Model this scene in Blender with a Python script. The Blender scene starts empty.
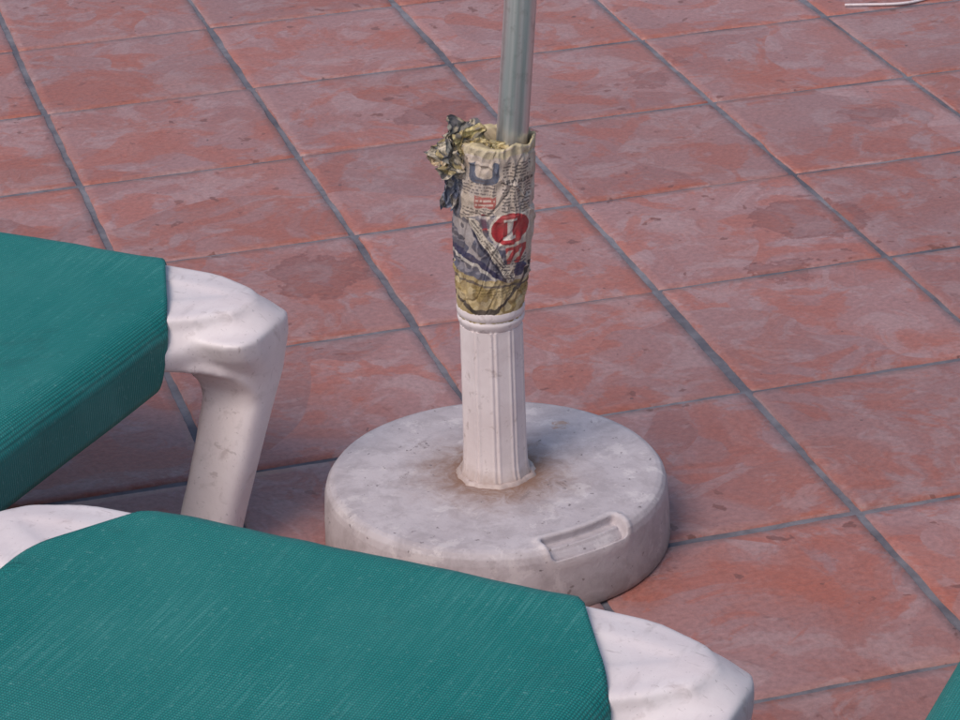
import bpy, bmesh, math, numpy as np, random
from mathutils import Matrix, Vector, Euler, noise
random.seed(4); rng=np.random.default_rng(7)
C=bpy.context.scene.collection
T=0.40
# ------------------------------------------------------------------ helpers
def link(o,parent=None):
    C.objects.link(o)
    if parent is not None: o.parent=parent
    return o
def mesh_obj(name,verts,faces,mat=None,parent=None,smooth=True):
    me=bpy.data.meshes.new(name); me.from_pydata([tuple(v) for v in verts],[],[tuple(f) for f in faces]); me.update()
    if smooth: me.polygons.foreach_set("use_smooth",[True]*len(me.polygons))
    o=bpy.data.objects.new(name,me)
    if mat: me.materials.append(mat)
    return link(o,parent)
def empty(name,loc=(0,0,0),rz=0.):
    o=bpy.data.objects.new(name,None); o.location=loc; o.rotation_euler=(0,0,rz); o.empty_display_size=.1; return link(o)
def lathe(name,prof,seg,mat,parent=None,rfun=None):
    V=[];F=[]
    for (r,z) in prof:
        for k in range(seg):
            a=2*math.pi*k/seg; rr=r*(rfun(a,z) if rfun else 1); V.append((rr*math.cos(a),rr*math.sin(a),z))
    n=len(prof)
    for i in range(n-1):
        for k in range(seg):
            F.append((i*seg+k,i*seg+(k+1)%seg,(i+1)*seg+(k+1)%seg,(i+1)*seg+k))
    F.append(tuple(range(seg-1,-1,-1))); F.append(tuple((n-1)*seg+k for k in range(seg)))
    return mesh_obj(name,V,F,mat,parent)
class NT:
    def __init__(s,name):
        s.m=bpy.data.materials.new(name); s.m.use_nodes=True; s.t=s.m.node_tree; s.n=s.t.nodes; s.b=s.n['Principled BSDF']
        s.co=s.n.new('ShaderNodeTexCoord').outputs['Object']
    def L(s,a,b): s.t.links.new(a,b)
    def set(s,inp,v):
        if isinstance(v,bpy.types.NodeSocket): s.L(v,inp)
        else: inp.default_value=v
    def noise(s,scale,detail=4,rough=.55,dist=0,vec=None,color=False):
        n=s.n.new('ShaderNodeTexNoise'); n.inputs['Scale'].default_value=scale; n.inputs['Detail'].default_value=detail
        n.inputs['Roughness'].default_value=rough; n.inputs['Distortion'].default_value=dist; s.L(vec or s.co,n.inputs['Vector']); return n.outputs['Color' if color else 'Fac']
    def ramp(s,fac,pts,interp='LINEAR'):
        r=s.n.new('ShaderNodeValToRGB'); s.L(fac,r.inputs[0]); e=r.color_ramp.elements; r.color_ramp.interpolation=interp
        while len(e)<len(pts): e.new(.5)
        for i,(p,c) in enumerate(pts):
            e[i].position=p; e[i].color=(c,c,c,1) if not isinstance(c,(tuple,list)) else (*c[:3],1)
        return r.outputs[0]
    def mix(s,f,a,b,mode='MIX'):
        n=s.n.new('ShaderNodeMix'); n.data_type='RGBA'; n.blend_type=mode
        for k,v in ((0,f),(6,a),(7,b)):
            if isinstance(v,tuple): v=(*v[:3],1)
            s.set(n.inputs[k],v)
        return n.outputs[2]
    def math(s,op,a,b=0.,clamp=False):
        n=s.n.new('ShaderNodeMath'); n.operation=op; n.use_clamp=clamp; s.set(n.inputs[0],a); s.set(n.inputs[1],b); return n.outputs[0]
    def vmath(s,op,a,b=None,scale=None):
        n=s.n.new('ShaderNodeVectorMath'); n.operation=op; s.set(n.inputs[0],a)
        if b is not None: s.set(n.inputs[1],b)
        if scale is not None: n.inputs['Scale'].default_value=scale
        return n.outputs['Value'] if op in('DISTANCE','LENGTH') else n.outputs['Vector']
    def bump(s,h,strength=.3,dist=.002,normal=None):
        n=s.n.new('ShaderNodeBump'); n.inputs['Strength'].default_value=strength; n.inputs['Distance'].default_value=dist; s.L(h,n.inputs['Height'])
        if normal: s.L(normal,n.inputs['Normal'])
        return n.outputs[0]
    def out(s,col=None,rough=None,normal=None,**kw):
        if col is not None: s.set(s.b.inputs['Base Color'],col if not isinstance(col,tuple) else (*col[:3],1))
        if rough is not None: s.set(s.b.inputs['Roughness'],rough)
        if normal is not None: s.L(normal,s.b.inputs['Normal'])
        for k,v in kw.items(): s.set(s.b.inputs[k.replace('_',' ')],v)
        return s.m
# ------------------------------------------------------------------ materials
def mat_tile():
    s=NT("terracotta_tile")
    fl=s.vmath('FLOOR',s.vmath('SCALE',s.co,scale=1/T))
    wn=s.n.new('ShaderNodeTexWhiteNoise'); wn.noise_dimensions='3D'
    s.L(s.vmath('MULTIPLY',fl,(1.,1.,0.)),wn.inputs['Vector'])
    off=s.vmath('SCALE',wn.outputs['Color'],scale=13.)
    tv=s.vmath('ADD',s.co,off); rnd=wn.outputs['Value']
    big=s.noise(2.6,3,.55,.3,tv)
    col=s.mix(s.ramp(big,[(.38,0.),(.62,1.)]),(.395,.142,.102),(.335,.150,.130))
    hz=s.noise(4.2,7,.60,.5,tv)
    col=s.mix(s.ramp(hz,[(.38,0.),(.48,.34),(.495,.54),(.72,.82)]),col,(.370,.218,.212))
    hz2=s.noise(9,7,.68,.8,tv)
    col=s.mix(s.ramp(hz2,[(.51,0.),(.555,.34),(.70,.50)]),col,(.44,.305,.298))
    fr=s.noise(5.5,7,.64,.9,s.vmath('ADD',tv,(5.,3.,0.)))
    col=s.mix(s.ramp(fr,[(.53,0.),(.560,.52),(.70,.72)]),col,(.400,.120,.076))
    col=s.mix(1.,col,s.ramp(rnd,[(0.,.88),(1.,1.07)]),'MULTIPLY')
    wcol=s.noise(14,5,.65,.5,color=True)
    wp=s.vmath('ADD',s.co,s.vmath('SCALE',s.vmath('SUBTRACT',wcol,(.5,.5,.5)),scale=.17))
    wp2=s.vmath('MULTIPLY',wp,(1.,1.,0.)); tot=None
    for (x,y,r) in [(.30,-.55,.08),(1.13,.17,.045),(.70,.13,.07),(1.15,-.60,.095),(1.02,-.80,.045),(1.5,-1.05,.055),(.80,.42,.035),(1.45,-.18,.04),(1.22,.25,.03)]:
        d=s.vmath('DISTANCE',wp2,(x,y,0.))
        k=s.ramp(s.math('DIVIDE',d,r),[(.0,.42),(.80,.60),(.93,1.),(1.0,0.)])
        tot=k if tot is None else s.math('MAXIMUM',tot,k)
    col=s.mix(s.math('MULTIPLY',tot,.72),col,(.22,.070,.050))
    drops=s.math('MULTIPLY',s.ramp(s.noise(26,3,.5,.3),[(.655,0.),(.675,.8)]),s.ramp(s.noise(2.2,2,.5,0,s.vmath('ADD',s.co,(3.,0.,0.))),[(.44,0.),(.54,1.)]))
    col=s.mix(drops,col,(.20,.078,.06))
    sp=s.noise(110,4,.68); col=s.mix(1.,col,s.ramp(sp,[(.28,.78),(.72,1.18)]),'MULTIPLY')
    dk=s.noise(45,2,.5); col=s.mix(s.ramp(dk,[(.73,0.),(.76,.65)]),col,(.09,.045,.04))
    h=s.math('ADD',s.math('MULTIPLY',hz2,1.6),s.math('MULTIPLY',sp,.35))
    rough=s.math('SUBTRACT',s.ramp(hz,[(.3,.38),(.7,.56)]),s.math('MULTIPLY',tot,.08))
    return s.out(col,rough,s.bump(h,.38,.006),Specular_IOR_Level=.5)
def mat_grout():
    s=NT("grout")
    c=s.mix(s.ramp(s.noise(7,5,.65),[(.35,0.),(.65,1.)]),(.095,.092,.112),(.235,.225,.245))
    c=s.mix(s.ramp(s.noise(40,4,.6),[(.5,0.),(.7,.5)]),c,(.075,.064,.070))
    return s.out(c,.85,s.bump(s.noise(180,3,.7),.5,.002))
def mat_ground():
    s=NT("patio_paving_far")
    c=s.mix(s.noise(2.5,6,.6),(.34,.12,.09),(.40,.2,.18)); return s.out(c,.6)
def mat_plastic():
    s=NT("weathered_white_plastic")
    c=s.mix(s.ramp(s.noise(9,5,.65,.6),[(.35,0.),(.7,1.)]),(.80,.715,.70),(.70,.60,.59))
    c=s.mix(s.ramp(s.noise(35,5,.65,.6),[(.58,0.),(.72,.5)]),c,(.45,.36,.34))
    st=s.n.new('ShaderNodeMapping'); st.inputs['Scale'].default_value=(40,8,40); s.L(s.co,st.inputs[0])
    c=s.mix(s.ramp(s.noise(1.5,4,.6,0,st.outputs[0]),[(.58,0.),(.72,.32)]),c,(.45,.38,.36))
    c=s.mix(s.ramp(s.noise(150,3,.7),[(.64,0.),(.70,.5)]),c,(.35,.29,.27))
    sc=s.n.new('ShaderNodeMapping'); sc.inputs['Scale'].default_value=(30,160,30); sc.inputs['Rotation'].default_value=(0,0,.6); s.L(s.co,sc.inputs[0])
    c=s.mix(s.ramp(s.noise(1.,3,.6,.4,sc.outputs[0]),[(.66,0.),(.70,.45)]),c,(.40,.32,.30))
    return s.out(c,.45,s.bump(s.noise(120,4,.6),.18,.002))
def mat_stem():
    s=NT("stem_white_plastic")
    c=s.mix(s.ramp(s.noise(12,5,.65,.6),[(.35,0.),(.7,1.)]),(.78,.69,.67),(.66,.56,.54))
    sep=s.n.new('ShaderNodeSeparateXYZ'); s.L(s.co,sep.inputs[0])
    low=s.math('ADD',sep.outputs[2],s.math('MULTIPLY',s.noise(40,4,.7),.03))
    c=s.mix(s.ramp(low,[(.109,.85),(.134,.0)]),c,(.33,.22,.17))
    c=s.mix(s.ramp(s.noise(60,4,.7,.6),[(.58,0.),(.70,.55)]),c,(.38,.29,.26))
    return s.out(c,.5,s.bump(s.noise(90,4,.6),.2,.002))
def mat_base():
    s=NT("weathered_base_plastic")
    c=s.mix(s.ramp(s.noise(7,6,.65,.3),[(.36,0.),(.66,1.)]),(.59,.53,.54),(.47,.41,.42))
    c=s.mix(s.ramp(s.noise(30,7,.72,.4),[(.46,0.),(.62,.52)]),c,(.35,.30,.305))
    c=s.mix(s.ramp(s.noise(20,7,.72,.3),[(.55,0.),(.60,.50)]),c,(.70,.635,.62))
    xy=s.vmath('MULTIPLY',s.co,(1.,1.,0.))
    wp=s.vmath('MULTIPLY',s.vmath('ADD',xy,s.vmath('SCALE',s.vmath('SUBTRACT',s.noise(34,6,.75,1.,color=True),(.5,.5,.5)),scale=.12)),(1.,1.,0.))
    d=s.vmath('LENGTH',wp)
    c=s.mix(s.ramp(d,[(.052,1.),(.066,.80),(.084,.52),(.110,.18),(.145,.0)]),c,(.25,.145,.10))
    for (x,y,r,k) in [(.115,.105,.012,.75),(-.075,.11,.006,.8),(.02,-.075,.008,.6),(-.12,.03,.004,.8),(.06,-.05,.006,.6)]:
        dd=s.vmath('DISTANCE',wp,(x,y,0.))
        c=s.mix(s.ramp(s.math('DIVIDE',dd,r),[(.6,k),(1.,0.)]),c,(.46,.28,.19) if r>.01 else (.20,.15,.14))
    c=s.mix(s.ramp(s.noise(85,3,.6),[(.66,0.),(.71,.8)]),c,(.15,.12,.12))
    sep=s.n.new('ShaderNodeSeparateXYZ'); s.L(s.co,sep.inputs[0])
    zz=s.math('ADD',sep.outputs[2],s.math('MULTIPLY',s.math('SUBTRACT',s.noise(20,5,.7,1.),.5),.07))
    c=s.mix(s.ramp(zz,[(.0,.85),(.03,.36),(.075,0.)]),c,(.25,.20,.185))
    a=s.n.new('ShaderNodeVertexColor'); a.layer_name="pale_lip"
    c=s.mix(s.math('MULTIPLY',a.outputs['Color'],.6),c,(.74,.66,.64))
    h=s.math('ADD',s.noise(15,5,.6,.5),s.math('MULTIPLY',s.noise(110,4,.7),.35))
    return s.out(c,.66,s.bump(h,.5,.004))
def mat_fabric():
    s=NT("green_mesh_fabric")
    sep=s.n.new('ShaderNodeSeparateXYZ'); s.L(s.co,sep.inputs[0])
    def comb(per,axis):
        return s.math('ABSOLUTE',s.math('SINE',s.math('MULTIPLY',sep.outputs[axis],math.pi/per)))
    weave=s.math('MULTIPLY',comb(.0032,0),comb(.0040,1))
    c=s.mix(s.ramp(weave,[(.1,0.),(.8,1.)]),(.003,.120,.108),(.008,.240,.216))
    mp2=s.n.new('ShaderNodeMapping'); mp2.inputs['Scale'].default_value=(260,8,6); s.L(s.co,mp2.inputs[0])
    pale=s.noise(1.,4,.65,0,mp2.outputs[0]); area=s.ramp(s.noise(4.5,4,.6,.6),[(.42,.15),(.66,.9)])
    c=s.mix(s.math('MULTIPLY',s.ramp(pale,[(.48,0.),(.66,.42)]),area),c,(.12,.38,.35))
    c=s.mix(s.ramp(s.noise(2.6,5,.6),[(.42,0.),(.66,.32)]),c,(.06,.27,.24))
    c=s.mix(s.ramp(s.noise(170,3,.7),[(.60,0.),(.72,.42)]),c,(.16,.40,.36))
    c=s.mix(s.ramp(s.noise(7,6,.7,.8),[(.55,0.),(.70,.38)]),c,(.01,.09,.085))
    return s.out(c,.55,s.bump(weave,.6,.0014),Specular_IOR_Level=.35)
def mat_metal():
    s=NT("stainless_tube")
    mp=s.n.new('ShaderNodeMapping'); mp.inputs['Scale'].default_value=(90,90,1.5); s.L(s.co,mp.inputs[0])
    st=s.noise(1.,4,.6,0,mp.outputs[0])
    c=s.mix(s.ramp(st,[(.38,0.),(.62,1.)]),(.46,.46,.455),(.66,.66,.65))
    c=s.mix(s.ramp(s.noise(60,4,.6),[(.55,0.),(.7,.5)]),c,(.34,.33,.31))
    return s.out(c,s.ramp(st,[(.3,.26),(.7,.42)]),s.bump(st,.05,.001),Metallic=.80)
def mat_paper(name="printed_newspaper"):
    s=NT(name)
    a=s.n.new('ShaderNodeVertexColor'); a.layer_name="print"
    c=s.mix(s.ramp(s.noise(60,5,.7,.5),[(.42,0.),(.72,.38)]),a.outputs['Color'],(.26,.20,.16))
    return s.out(c,.6,s.bump(s.noise(140,4,.65),.35,.003),Specular_IOR_Level=.35)
M_tile,M_grout,M_ground,M_pl,M_stem,M_base,M_fab,M_met,M_pap=mat_tile(),mat_grout(),mat_ground(),mat_plastic(),mat_stem(),mat_base(),mat_fabric(),mat_metal(),mat_paper()
def set_col(me,cc,name="print"):
    at=me.color_attributes.new(name=name,type='FLOAT_COLOR',domain='POINT')
    d4=np.ones((len(cc),4),dtype=np.float32); d4[:,:3]=cc; at.data.foreach_set("color",d4.ravel())
# ------------------------------------------------------------------ floor
g=mesh_obj("ground",[(-150,-150,-.012),(150,-150,-.012),(150,150,-.012),(-150,150,-.012)],[(0,1,2,3)],M_ground,smooth=False)
N0,N1=-22,26
e=N0*T; f=N1*T
floor=empty("tiled_patio_floor")
mesh_obj("grout_bed",[(e,e-4,-.0034),(f,e-4,-.0034),(f,f,-.0034),(e,f,-.0034)],[(0,1,2,3)],M_grout,floor,False)
V=[];F=[]
gap=.0050
for i in range(N0,N1):
    for j in range(N0-10,N1):
        near=(-3<=i<=7 and -9<=j<=4)
        n=22 if near else 2
        x0,x1,y0,y1=i*T+gap,(i+1)*T-gap,j*T+gap,(j+1)*T-gap
        dx,dy=rng.normal(0,.0013,2); tx,ty=np.clip(rng.normal(0,.0012,2),-.002,.002); dz=np.clip(rng.normal(0,.0004),-.0006,.0006)
        base=len(V); bev=.0022
        us=[0,bev/(x1-x0)]+[k/n for k in range(1,n)]+[1-bev/(x1-x0),1]; m=len(us)
        ph=rng.random(8)*50
        def wb(q,k): return .0024*noise.noise((q*16,ph[k],0))+.0014*noise.noise((q*55,ph[k],9))
        for b,vv in enumerate(us):
            for a,uu in enumerate(us):
                x=x0+(x1-x0)*uu+dx; y=y0+(y1-y0)*vv+dy
                zz=dz+tx*(uu-.5)+ty*(vv-.5)
                if near:
                    xo,yo=x,y
                    if a<=1: x+=wb(yo,0)
                    if a>=m-2: x+=wb(yo,1)
                    if b<=1: y+=wb(xo,2)
                    if b>=m-2: y+=wb(xo,3)
                    zz+=.0006*noise.noise((x*7,y*7,ph[4]))
                if a in(0,m-1) or b in(0,m-1): zz-=.0055
                V.append((x,y,zz))
        for b in range(m-1):
            for a in range(m-1):
                F.append((base+b*m+a,base+b*m+a+1,base+(b+1)*m+a+1,base+(b+1)*m+a))
mesh_obj("terracotta_tiles",V,F,M_tile,floor,True)
# ------------------------------------------------------------------ lounger (local: x across, y along body, z up; foot end at y=0)
HZ=.35; HW=.355; LEN=1.95
def apply_mods(o):
    dg=bpy.context.evaluated_depsgraph_get(); dg.update()
    return bpy.data.meshes.new_from_object(o.evaluated_get(dg))
def catmull(P,n):
    out=[]
    for i in range(1,len(P)-2):
        p0,p1,p2,p3=[Vector(q) for q in P[i-1:i+3]]
        for k in range(n):
            t=k/n; out.append(.5*((2*p1)+(-p0+p2)*t+(2*p0-5*p1+4*p2-p3)*t*t+(-p0+3*p1-3*p2+p3)*t**3))
    return out
EAR=[(.10,-.018),(.18,-.018),(.26,-.019),(.345,-.018),(.415,-.004),(.455,.028),(.463,.068),(.447,.106),(.410,.136),(.368,.162),(.338,.192),(.326,.24),(.325,.33),(.325,.42)]
def frame_mesh():
    q=[(p.x,p.y) for p in catmull(EAR,5)]+[(.325,.40),(.325,.7)]
    half=[(x,y) for x,y in q]+[(x,LEN-y) for x,y in q[::-1]]
    path=half+[(-x,y) for x,y in half[::-1]]
    m=len(path); nrm=[]
    for i in range(m):
        a=Vector(path[i-1]); b=Vector(path[(i+1)%m]); t=(b-a).normalized(); nrm.append((t.y,-t.x))
    prof=[(.0,-.056),(0,-.038),(.008,-.026),(.024,-.014),(.042,-.003),(.065,-.001),(.080,-.006),(.089,-.018),(.092,-.045),(.090,-.068),(.008,-.068)]
    V=[];F=[];n=len(prof)
    for (x,y),(nx,ny) in zip(path,nrm):
        for (d,z) in prof: V.append((x-nx*d,y-ny*d,z+HZ))
    for i in range(m):
        for k in range(n):
            F.append((i*n+k,((i+1)%m)*n+k,((i+1)%m)*n+(k+1)%n,i*n+(k+1)%n))
    bm=bmesh.new(); bv=[bm.verts.new(v) for v in V]
    for f_ in F: bm.faces.new([bv[x] for x in f_])
    secs=[(-.030,.006,.150,.350,.462),(-.060,.006,.138,.352,.462),(-.085,.012,.116,.356,.459),(-.11,.019,.100,.358,.454),(-.14,.030,.100,.358,.448),(-.19,.047,.116,.354,.439),(-.24,.065,.136,.350,.431),(-.29,.083,.158,.345,.423),(-.35,.106,.184,.338,.416)]
    gus=[(.20,.03),(.24,-.008),(.345,-.004),(.405,.02),(.435,.06),(.425,.100),(.385,.135),(.34,.165),(.31,.225),(.27,.22),(.24,.12)]
    for sx in(-1,1):
        for end in(0,1):
            rings=[]
            for (z,v0,v1,u0,u1) in secs:
                k=.030 if z>-.1 else .022
                pl=[(u0+.008,v0),(u1-k,v0),(u1-k*.3,v0+k*.3),(u1,v0+k),(u1,v1-k),(u1-k*.3,v1-k*.3),(u1-k,v1),(u0+.008,v1),(u0,v1-.008),(u0,v0+.008)]
                rings.append([bm.verts.new((sx*x,(y if end==0 else LEN-y),z+HZ)) for x,y in pl])
            for A,B in zip(rings[:-1],rings[1:]):
                for i in range(len(A)): bm.faces.new([A[i],B[i],B[(i+1)%len(A)],A[(i+1)%len(A)]])
            bm.faces.new(rings[0]); bm.faces.new(rings[-1][::-1])
            sd=[(.09,-.040),(.09,-.150),(.101,-.118),(.116,-.096),(.140,-.082),(.17,-.072),(.22,-.066),(.22,-.040)]
            A=[];B=[]
            for (v,z) in sd:
                far=max(0,min(1,(v-.11)/.09)); y=v if end==0 else LEN-v
                A.append(bm.verts.new((sx*(.358-.07*far),y,z+HZ))); B.append(bm.verts.new((sx*(.444-.12*far),y,z+HZ)))
            k=len(sd); bm.faces.new(A); bm.faces.new(B[::-1])
            for i in range(k): bm.faces.new([A[i],B[i],B[(i+1)%k],A[(i+1)%k]])
            A=[bm.verts.new((sx*x,y if end==0 else LEN-y,HZ-.004)) for x,y in gus]; B=[bm.verts.new((sx*x,y if end==0 else LEN-y,HZ-.060)) for x,y in gus]
            k=len(gus); bm.faces.new(A); bm.faces.new(B[::-1])
            for i in range(k): bm.faces.new([A[i],B[i],B[(i+1)%k],A[(i+1)%k]])
    bmesh.ops.recalc_face_normals(bm,faces=bm.faces)
    me=bpy.data.meshes.new("tmpf"); bm.to_mesh(me); bm.free()
    o=bpy.data.objects.new("tmpf",me); C.objects.link(o)
    rm=o.modifiers.new("r","REMESH"); rm.mode='VOXEL'; rm.voxel_size=.0044; rm.use_smooth_shade=True
    sm=o.modifiers.new("s","SMOOTH"); sm.factor=.5; sm.iterations=14
    res=apply_mods(o); bpy.data.objects.remove(o)
    res.name="lounger_frame"; res.materials.clear(); res.materials.append(M_pl)
    res.polygons.foreach_set("use_smooth",[True]*len(res.polygons))
    return res
def fabric_mesh():
    cu,R=HW-.033,.038; Lf=cu+R*math.pi/2+.054
    def Lw(v):
        w=min(v,LEN-v); t=min(max(w/.185,0),1); t2=min(max((w-.150)/.05,0),1); t2=t2*t2*(3-2*t2)
        return .260+(.376-.260)*t+(Lf-.376)*t2
    rows=[]
    for k in range(3): rows.append(('w',0,-.024+.012*k))
    for k in range(1,6): rows.append(('a',k/6*90,0))
    vs=[.012+x for x in (0,.01,.02,.035)]; v=.055
    while v<LEN-.05:
        vs.append(v); v+=.007 if v<.26 or v>LEN-.26 else .03
    vs+=[LEN-.045,LEN-.03,LEN-.012]
    for v in vs: rows.append(('v',0,v))
    for k in range(5,0,-1): rows.append(('b',k/6*90,0))
    for k in range(2,-1,-1): rows.append(('x',0,-.024+.012*k))
    NC=110; V=[];F=[]
    for kind,ang,val in rows:
        for c in range(NC+1):
            s=-1+2*c/NC
            tuck=1.
            if kind=='v': v=val; zt=0
            elif kind in'ab': a=math.radians(ang); v=.015-R*math.cos(a); zt=-R*(1-math.sin(a)); v=v if kind=='a' else LEN-v; tuck=1-.05*math.cos(a)
            else: v=.015-R; zt=-R+val; v=v if kind=='w' else LEN-v; tuck=.94
            x=s*Lw(v)*tuck; ax=abs(x)
            vm=min(v,LEN-v)
            if ax<=cu: u=ax; z=0
            elif ax<=cu+R*math.pi/2: a=(ax-cu)/R; u=cu+R*math.sin(a); z=-R*(1-math.cos(a))
            else: u=cu+R; z=-R-(ax-cu-R*math.pi/2)
            u=math.copysign(u,x) if x!=0 else 0
            sag=.014*max(0,1-(u/.32)**2)*min(1,max(0,vm)/.30)
            wr=.0030*noise.noise((u*5,v*4,1.3))+.0012*noise.noise((u*22,v*5,4))
            V.append((u,v,HZ+.0055+z+zt-sag+wr))
    for r_ in range(len(rows)-1):
        for c in range(NC): F.append((r_*(NC+1)+c,r_*(NC+1)+c+1,(r_+1)*(NC+1)+c+1,(r_+1)*(NC+1)+c))
    me=bpy.data.meshes.new("fab"); me.from_pydata(V,[],F); me.update()
    o=bpy.data.objects.new("fab",me); C.objects.link(o)
    so=o.modifiers.new("s","SOLIDIFY"); so.thickness=.0020; so.offset=1
    res=apply_mods(o); bpy.data.objects.remove(o); res.name="mesh_fabric"; res.materials.clear(); res.materials.append(M_fab)
    res.polygons.foreach_set("use_smooth",[True]*len(res.polygons)); return res
fm,fb=frame_mesh(),fabric_mesh()
rz=math.atan2(-.666,.746)
def lounger(name,x,y):
    p=empty(name,(x,y,0),rz+math.pi)
    a=bpy.data.objects.new("frame",fm); link(a,p); b=bpy.data.objects.new("fabric",fb); link(b,p)
    return p
lounger("sun_lounger",-.247,-1.064)
lounger("sun_lounger",-.010,-2.114)
lounger("sun_lounger",1.368,-2.076)
# ------------------------------------------------------------------ parasol base
BX,BY=.322,-1.500
pb=empty("parasol_base",(BX,BY,0))
ctrl=[(.05,0),(.2285,0),(.2305,.003),(.2310,.010),(.2295,.050),(.2275,.078),(.2252,.0870),(.2205,.0930),(.2140,.0955),(.2,.0962),(.17,.0962),(.12,.0966),(.07,.097),(.03,.0975)]
prof=[]
for a,b in zip(ctrl[:-1],ctrl[1:]):
    L_=math.hypot(b[0]-a[0],b[1]-a[1]); step=.0016 if (a[0]>.165 and a[1]>.045) else .02
    nn=max(1,int(L_/step))
    for k in range(nn): prof.append((a[0]+(b[0]-a[0])*k/nn,a[1]+(b[1]-a[1])*k/nn))
prof.append(ctrl[-1])
SEG=880
disc=lathe("weighted_disc",prof,SEG,M_base,pb,lambda a,z:1+.0045*noise.noise((math.cos(a)*2,math.sin(a)*2,z*12))+.0012*noise.noise((math.cos(a)*12,math.sin(a)*12,z*30)))
ang=math.radians(-74); tilt=math.radians(27)
ux=Vector((math.cos(ang),math.sin(ang),0)); ut=Vector((-math.sin(ang),math.cos(ang),0))
ud=(ux*math.cos(tilt)-Vector((0,0,1))*math.sin(tilt)); un=(ux*math.sin(tilt)+Vector((0,0,1))*math.cos(tilt))
HC=ux*.2130+Vector((0,0,.0910))
pale_lip=np.zeros((len(disc.data.vertices),3))
for v in disc.data.vertices:
    if v.co.z<.05: continue
    q=v.co-HC
    a=q.dot(ut)
    if abs(a)>.085: continue
    q2=q+ux*((a*a)/(2*.2125)*.75); b=q2.dot(ud)
    if abs(b)>.045: continue
    hl,hw,rr=.058,.0175,.007
    dx_=abs(a)-(hl-rr); dy_=abs(b)-(hw-rr)
    sdf=math.hypot(max(dx_,0),max(dy_,0))+min(max(dx_,dy_),0)-rr
    t=min(1,max(0,(.0015-sdf)/.005)); t=t*t*(3-2*t)
    lipw=math.exp(-((sdf-.0055)/.0045)**2)
    bar=math.exp(-((b+.001)/.0030)**2) if abs(a)<.052 else 0
    v.co+=un*(-.0125*t+.0024*lipw+.0040*t*bar)
    pale_lip[v.index]=lipw*.5+.2*t*bar  # lighter tone along the hand-hold's raised lip and bar
set_col(disc.data,pale_lip,"pale_lip")
def flute(a,z):
    if z>.3155: return 1.
    k=(a*10/(2*math.pi)+.861)%1.; g=min(k,1-k)
    f=math.cos(math.pi/10)/math.cos((k-.5)*math.pi/5)
    return f*1.02*(1-.045*math.exp(-(g/.055)**2)+.016*math.exp(-((g-.14)/.05)**2))
sp=[(.030,.096),(.0480,.096),(.0480,.099),(.0460,.104),(.0436,.111),(.0426,.125),(.0420,.15),(.0416,.2),(.0412,.26),(.0411,.3),(.0411,.3150),(.0400,.3151),(.0400,.3157)]
sp+=[(.0410,.3190),(.0430,.3215),(.0437,.325),(.0437,.3275),(.0424,.3290),(.0424,.3310),(.0440,.3325),(.0445,.3380),(.0438,.3420),(.0415,.3432),(.0395,.3425),(.0395,.25)]
st=lathe("fluted_stem",sp,240,M_stem,pb,flute)
bm=bmesh.new(); bm.from_mesh(st.data)
for ed in bm.edges:
    if len(ed.link_faces)==2 and ed.calc_face_angle(0)>math.radians(50): ed.smooth=False
bm.to_mesh(st.data); bm.free()
V=[];F=[]
n=90
for i in range(n):
    a=2*math.pi*i/n; r=.0475+.004*noise.noise((math.cos(a)*3,math.sin(a)*3,2))+.0025*noise.noise((math.cos(a)*11,math.sin(a)*11,5))
    for (d,z) in [(-.004,.0968),(-.003,.1010),(.0,.1018),(.003,.1002),(.006,.0960)]: V.append(((r+d)*math.cos(a),(r+d)*math.sin(a),z))
for i in range(n):
    for k in range(4): F.append((i*5+k,((i+1)%n)*5+k,((i+1)%n)*5+k+1,i*5+k+1))
mesh_obj("foot_bead",V,F,M_stem,pb)
# ------------------------------------------------------------------ pole (leans slightly)
def axis(z): return Vector((BX+.014+(z-.33)*.078,BY-.004-(z-.33)*.022,z))
a,b=axis(.13),axis(2.35); d=(b-a)
pole=empty("parasol_pole",a); pole.rotation_euler=d.to_track_quat('Z','Y').to_euler()
lathe("steel_tube",[(.0200,0),(.0202,.002),(.0202,d.length-.002),(.0195,d.length)],64,M_met,pole)
# ------------------------------------------------------------------ newspaper wrapped round pole
def srgb(r,g,b):
    c=np.array([r,g,b])/255.; return np.where(c<=.04045,c/12.92,((c+.055)/1.055)**2.4)
np_root=empty("newspaper_wrap",(BX,BY,0))
NCOL,NROW=460,340
Zb,Zt=.330,.567
phi=np.linspace(-math.pi,math.pi,NCOL,endpoint=False); tz=np.linspace(0,1,NROW)
PH,TZ=np.meshgrid(phi,tz)
fx=np.sin(PH)*39; back=np.abs(PH)>math.pi/2
X=np.where(back,PH*39,fx)+499; Y=312-TZ*176
wn=np.vectorize(lambda x,y:noise.noise((x*.05,y*.05,3.3)))
W1=wn(X,Y); W2=wn(X*2.3+40,Y*2.3)
Xw=X+3*W1; Yw=Y+3*W2
col=np.tile(srgb(204,186,170),(NROW,NCOL,1)).astype(float)
def paint(m,c,k=1.):
    k=np.clip(np.where(m,1.,0.)*k,0,1)[...,None]; col[:]=col*(1-k)+np.array(c)*k
def text(reg,pitch,x0,ang=0.,c=(60,55,60),k=.75,seed=0,duty=.5,wl=4):
    ca,sa=math.cos(ang),math.sin(ang); u=(X-x0)*ca+Y*sa; v=-(X-x0)*sa+Y*ca
    ln=np.floor(v/pitch); fr=v/pitch-ln
    r=np.random.default_rng(seed); tab=r.random((64,400))
    wv=tab[(ln.astype(int)%64),(np.floor(u/(wl*.28)).astype(int)%400)]
    paint(reg&(fr<duty)&(wv>.28),srgb(*c),k)
box=lambda x0,x1,y0,y1:(Xw>=x0)&(Xw<=x1)&(Yw>=y0)&(Yw<=y1)
paint(W1>.1,srgb(188,170,150),.5); paint((W2>.15),srgb(216,200,188),.6)
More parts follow.
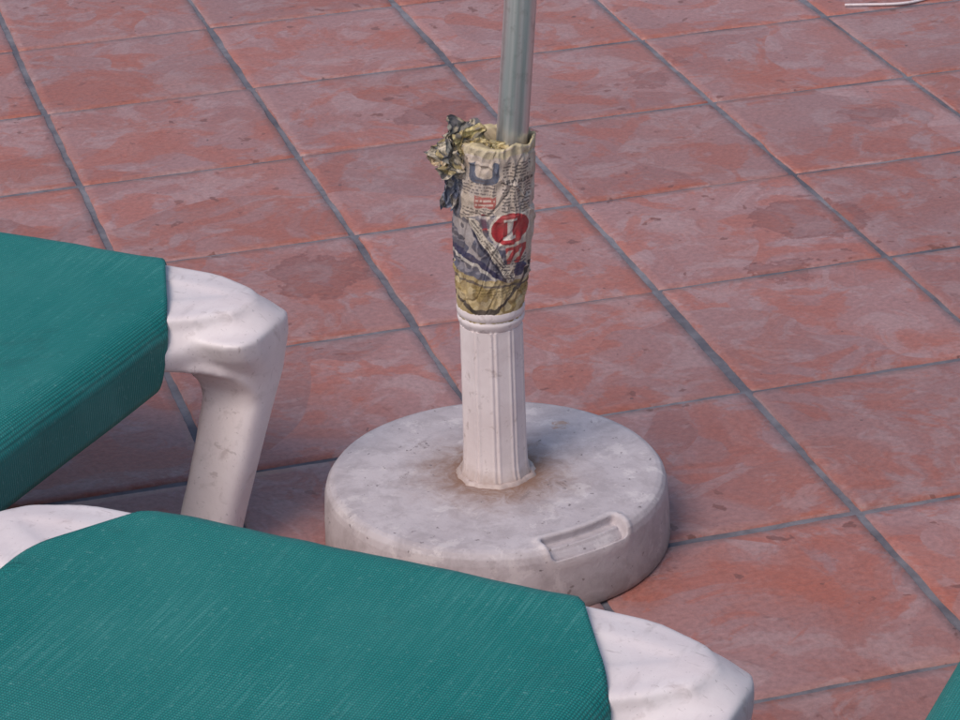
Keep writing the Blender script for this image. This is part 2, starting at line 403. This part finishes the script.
paint(back,srgb(192,176,158),.8); text(back,3.2,0,c=(70,66,70),seed=5)
paint(box(455,545,136,143),srgb(206,190,148),.6)
paint(box(474,479,148,164)|box(496,502,148,162)|((np.hypot((Xw-488)/14,(Yw-160)/10)<1)&(np.hypot((Xw-488)/8,(Yw-158)/6)>1)&(Yw>158)),srgb(70,85,110),.9)
text(box(506,534,150,200),3.1,0,.06,seed=1); text(box(504,536,166,170),4.5,0,.05,c=(40,38,45),seed=9,duty=.8)
text(box(464,500,166,180),3.2,0,.1,c=(95,85,90),seed=2)
paint(box(480,500,181,192),srgb(176,60,55),.8); text(box(481,499,182,191),4,0,0,c=(225,205,190),seed=3,duty=.55)
text(box(464,500,193,200),3,0,.15,seed=4)
circ=np.hypot((X-515)/18,(Y-214)/15.5)
paint(circ<1,srgb(178,30,44),.95)
paint((circ<1)&(np.abs(X-515)<2.8)&(np.abs(Y-214)<10),srgb(222,208,196),1); paint((circ<1)&(np.abs(X-515)<6)&(np.abs(np.abs(Y-214)-9)<1.5),srgb(222,208,196),1)
paint((circ>1)&(circ<1.12),srgb(226,212,196),.8)
paint(box(486,494,198,216)&(np.abs(Xw-487-(Yw-198)*.3)<2.6),srgb(176,44,54),.95)
u=(X-520)*.9+(Y-238)*.5
paint(box(506,532,232,250)&((np.abs(u)<2.8)|(np.abs(u-9)<2.2)|(np.abs(u+9)<2.2)|(np.abs(Y-234)<1.8)),srgb(178,40,50),.9)
ph=(Xw<500+ (Yw-195)*.28)&(Xw<515)&(Yw>200)&(Yw<266); ph=ph&~((circ<1.12)); paint(ph&(Yw>214),srgb(128,126,140),.85)
paint(ph&(W2>.02),srgb(82,84,102),.8); paint(ph&(W1<-.12),srgb(184,172,168),.85); paint(ph&(W2<-.22),srgb(62,62,78),.8)
paint(box(460,468,170,215)&(W1>-.1),srgb(76,84,104),.8)
dg=(Yw-205)-(Xw-478)*1.45
paint((np.abs(dg)<7)&(Yw>203)&(Yw<270),srgb(214,200,182),1); text((np.abs(dg)<6)&(Yw>204)&(Yw<268),3.0,0,.9,seed=6)
paint((np.abs(dg-9.5)<2.4)&(Yw>214)&(Yw<272),srgb(40,40,62),.85)
text(box(500,535,246,266),3,0,.12,c=(64,60,72),seed=8)
paint(np.hypot(X-527,(Y-258)/1.3)<6,srgb(52,52,92),.9)
sw=Yw-(240+ .009*(Xw-455)**2)
paint((np.abs(sw)<3.)&(X<515),srgb(42,44,84),.9); paint((sw>3)&(sw<7)&(X<520),srgb(212,202,190),.9)
yl=(Yw>262+.12*(Xw-460))
paint(yl,srgb(188,164,112),.9); paint(yl&(W1>.05),srgb(158,134,84),.8); paint(yl&(W2<-.1),srgb(210,190,148),.8)
text(yl&(Yw>272)&(Yw<284)&(Xw>480),3.2,0,-.1,c=(110,92,50),seed=7,k=.6)
sw2=Yw-(301-.012*(Xw-492)**2*np.where(Xw<492,1,1.6)); paint((np.abs(sw2)<2.6),srgb(44,40,46),.9)
paint(np.abs(Yw-(268+.1*(Xw-460)))<1.3,srgb(50,46,70),.7)
col*=(1+.10*rng.standard_normal((NROW,NCOL,1)))
col=np.clip(col*.88,0.01,1)
toc=math.atan2(-.958,-.285)
right=np.array([.958,-.285])
verts=np.zeros((NROW,NCOL,3))
for i in range(NROW):
    t=tz[i]; z=Zb+(Zt-Zb)*t
    r0=.0425+.0066*min(1,max(0,(t-.0)/.45))-.0006*max(0,(t-.8)/.2)
    cxo=.0125*max(0,t-.05)/.95
    for j in range(NCOL):
        p=phi[j]; A=toc+p
        ca,sa=math.cos(A),math.sin(A)
        r=r0+.0022*noise.noise((ca*2,sa*2,z*14))*min(1,t*6)
        s1=math.sin(p*1.0+t*7.5+1.5*noise.noise((ca*1.5,sa*1.5,z*9))); r+=.0022*max(0,1-abs(s1)*6)*min(1,t*8)
        s3=math.sin(p*2.0-t*9+2.0*noise.noise((ca*1.5+4,sa*1.5,z*9))); r-=.0020*max(0,1-abs(s3)*5)*min(1,t*8)
        s2=noise.noise((ca*5+3,sa*5,z*38)); r+=.0018*(1-abs(s2)*3)*min(1,t*6)
        dgv=(312-176*t-205)-(499+39*math.sin(p)-478)*1.45
        if abs(p)<1.5 and dgv<3 and t<.63: r+=.0016
        if 499+39*math.sin(p)>500 and t>.60: r+=.0006
        zz=z+ (.005*noise.noise((ca*2,sa*2,7))+.0012*noise.noise((ca*7,sa*7,2)))*max(0,(t-.9)/.10) - (.003*noise.noise((ca*9,sa*9,5)))*max(0,1-t/.05)
        verts[i,j]=(cxo*right[0]+r*ca,cxo*right[1]+r*sa,zz)
VV=verts.reshape(-1,3).tolist(); CC=col.reshape(-1,3)
FF=[]
for i in range(NROW-1):
    for j in range(NCOL): FF.append((i*NCOL+j,i*NCOL+(j+1)%NCOL,(i+1)*NCOL+(j+1)%NCOL,(i+1)*NCOL+j))
ring0=NROW-1; last=[ring0*NCOL+j for j in range(NCOL)]; CCx=[]
ptop=axis(Zt)-Vector((BX,BY,0))
for k,(fr_,dz) in enumerate([(.05,.0022),(.12,.003),(.22,.001),(.42,-.001),(.62,-.010),(.9,-.026)]):
    new=[]
    for j in range(NCOL):
        v0=verts[-1,j]; A=toc+phi[j]; w=.004*noise.noise((math.cos(A)*3,math.sin(A)*3,k*.7))
        tgt=np.array([ptop.x+.0195*math.cos(A),ptop.y+.0195*math.sin(A)])
        x,y=v0[:2]*(1-fr_)+tgt*fr_
        VV.append([x,y,v0[2]+dz+w*(k>1)]); new.append(len(VV)-1)
        cc=srgb(214,196,154)*.85 if k<3 else srgb(188,168,132)*.75
        CCx.append(cc*(1+.25*noise.noise((math.cos(A)*9,math.sin(A)*9,k*.5))))
    for j in range(NCOL): FF.append((last[j],last[(j+1)%NCOL],new[(j+1)%NCOL],new[j]))
    last=new
CC=np.vstack([CC,np.array(CCx)])
o=mesh_obj("wrapped_sheet",VV,FF,M_pap,np_root); set_col(o.data,CC)
def crumple(name,cen,size,rot,seed,pal,amp=.012,curl=2.2):
    n=34; V=[];cc=[]
    E=Euler(rot).to_matrix()
    for i in range(n):
        for j in range(n):
            u=(i/(n-1)-.5); v=(j/(n-1)-.5)
            edge=1+.16*noise.noise((math.atan2(v,u)*2,seed,1))
            x=u*size[0]*edge; y=v*size[1]*edge
            a=curl*u; x2=math.sin(a)*size[0]/max(curl,.1); z=(1-math.cos(a))*size[0]/max(curl,.1)
            q=Vector((u*3.2,v*3.2,seed*1.7))
            ridge=lambda w:1-2*abs(noise.noise(w))
            z+=amp*(ridge(q)-.5)+amp*.5*(ridge(q*2.3)-.5)+amp*.2*noise.noise(q*6)
            dx=amp*.8*noise.noise(q+Vector((9,0,0))); dy=amp*.8*noise.noise(q+Vector((0,9,0)))
            P_=E@Vector((x2+dx,y+dy,z)); P_=P_+Vector(cen); V.append(P_)
            t=noise.noise((u*4.5+seed,v*4.5,2)); k=pal[0] if t>.12 else pal[1] if t>-.12 else pal[2]
            c=srgb(*k)
            if k is pal[0] and (int((v+.5)*42)%2==0) and noise.noise((u*30,v*20,seed))>-.1: c=c*.45
            cc.append(c)
    F=[(i*n+j,(i+1)*n+j,(i+1)*n+j+1,i*n+j+1) for i in range(n-1) for j in range(n-1)]
    o=mesh_obj(name,V,F,M_pap,np_root,True); set_col(o.data,np.array(cc)); return o
def P(rightm,up,toward=0.):
    return (.958*rightm-.285*toward,-.285*rightm-.958*toward,up)
ty=math.radians
crumple("loose_flap_1",P(-.036,.567,.012),(.054,.062),(ty(75),ty(15),ty(10)),3,[(184,170,144),(88,88,92),(128,126,118)],.012)
crumple("loose_flap_2",P(-.045,.550,.018),(.044,.050),(ty(60),ty(-40),ty(-30)),8,[(206,194,174),(82,84,88),(168,152,112)],.012)
crumple("loose_flap_3",P(-.018,.568,.016),(.048,.038),(ty(80),ty(-15),ty(-5)),12,[(210,194,136),(170,152,106),(128,120,104)],.009)
crumple("loose_flap_4",P(-.044,.508,.016),(.026,.056),(ty(85),ty(8),ty(-25)),17,[(176,166,158),(84,90,110),(116,120,134)],.008)
crumple("loose_flap_5",P(-.062,.543,.010),(.032,.016),(ty(20),ty(10),ty(-20)),23,[(205,190,165),(180,152,118),(196,170,136)],.005)
crumple("loose_flap_6",P(.006,.563,.020),(.045,.016),(ty(60),ty(10),ty(-12)),29,[(214,198,150),(206,188,138),(178,158,110)],.005,1.0)
# ------------------------------------------------------------------ white cord at the back
cu=bpy.data.curves.new("white_cord","CURVE"); cu.dimensions='3D'; cu.bevel_depth=.0028; cu.bevel_resolution=3
s=cu.splines.new('NURBS'); pts=[(1.66,.440),(1.71,.425),(1.75,.405),(1.80,.405),(1.85,.425),(1.90,.44),(1.98,.45),(2.08,.50),(2.2,.52),(2.4,.6)]
s.points.add(len(pts)-1)
for i,(x,y) in enumerate(pts): s.points[i].co=(x,y,.004+.003*random.random(),1)
s.use_endpoint_u=True; cu.materials.append(M_pl); link(bpy.data.objects.new("white_cord",cu))
# ------------------------------------------------------------------ light
SE,SAZ=math.radians(52),math.radians(215)
w=bpy.data.worlds.new("World"); bpy.context.scene.world=w; w.use_nodes=True
nt=w.node_tree; sk=nt.nodes.new('ShaderNodeTexSky'); sk.sky_type='NISHITA'; sk.sun_disc=False; sk.sun_elevation=SE; sk.sun_rotation=math.pi/2-SAZ
sk.air_density=1.0; sk.dust_density=2.5; sk.ozone_density=1.2
bg=nt.nodes['Background']; bg.inputs[1].default_value=.14; nt.links.new(sk.outputs[0],bg.inputs[0])
l=bpy.data.lights.new("sun","SUN"); l.energy=1.55; l.angle=math.radians(30); l.color=(1,.89,.83)
lo=bpy.data.objects.new("sun",l); link(lo)
dv=Vector((math.cos(SE)*math.cos(SAZ),math.cos(SE)*math.sin(SAZ),math.sin(SE))); lo.rotation_euler=dv.to_track_quat('Z','Y').to_euler(); lo.location=dv*8
# ------------------------------------------------------------------ camera
cam=bpy.data.cameras.new("camera"); co=bpy.data.objects.new("camera",cam); link(co)
co.location=(-.5938,-4.6828,1.7961); co.rotation_euler=(1.13636,.03039,-.28939)
cam.sensor_width=36; cam.lens=2803.5/960*36; cam.clip_end=500; cam.clip_start=.05
bpy.context.scene.camera=co
vs=bpy.context.scene.view_settings; vs.view_transform='Standard'; vs.look='None'; vs.exposure=0
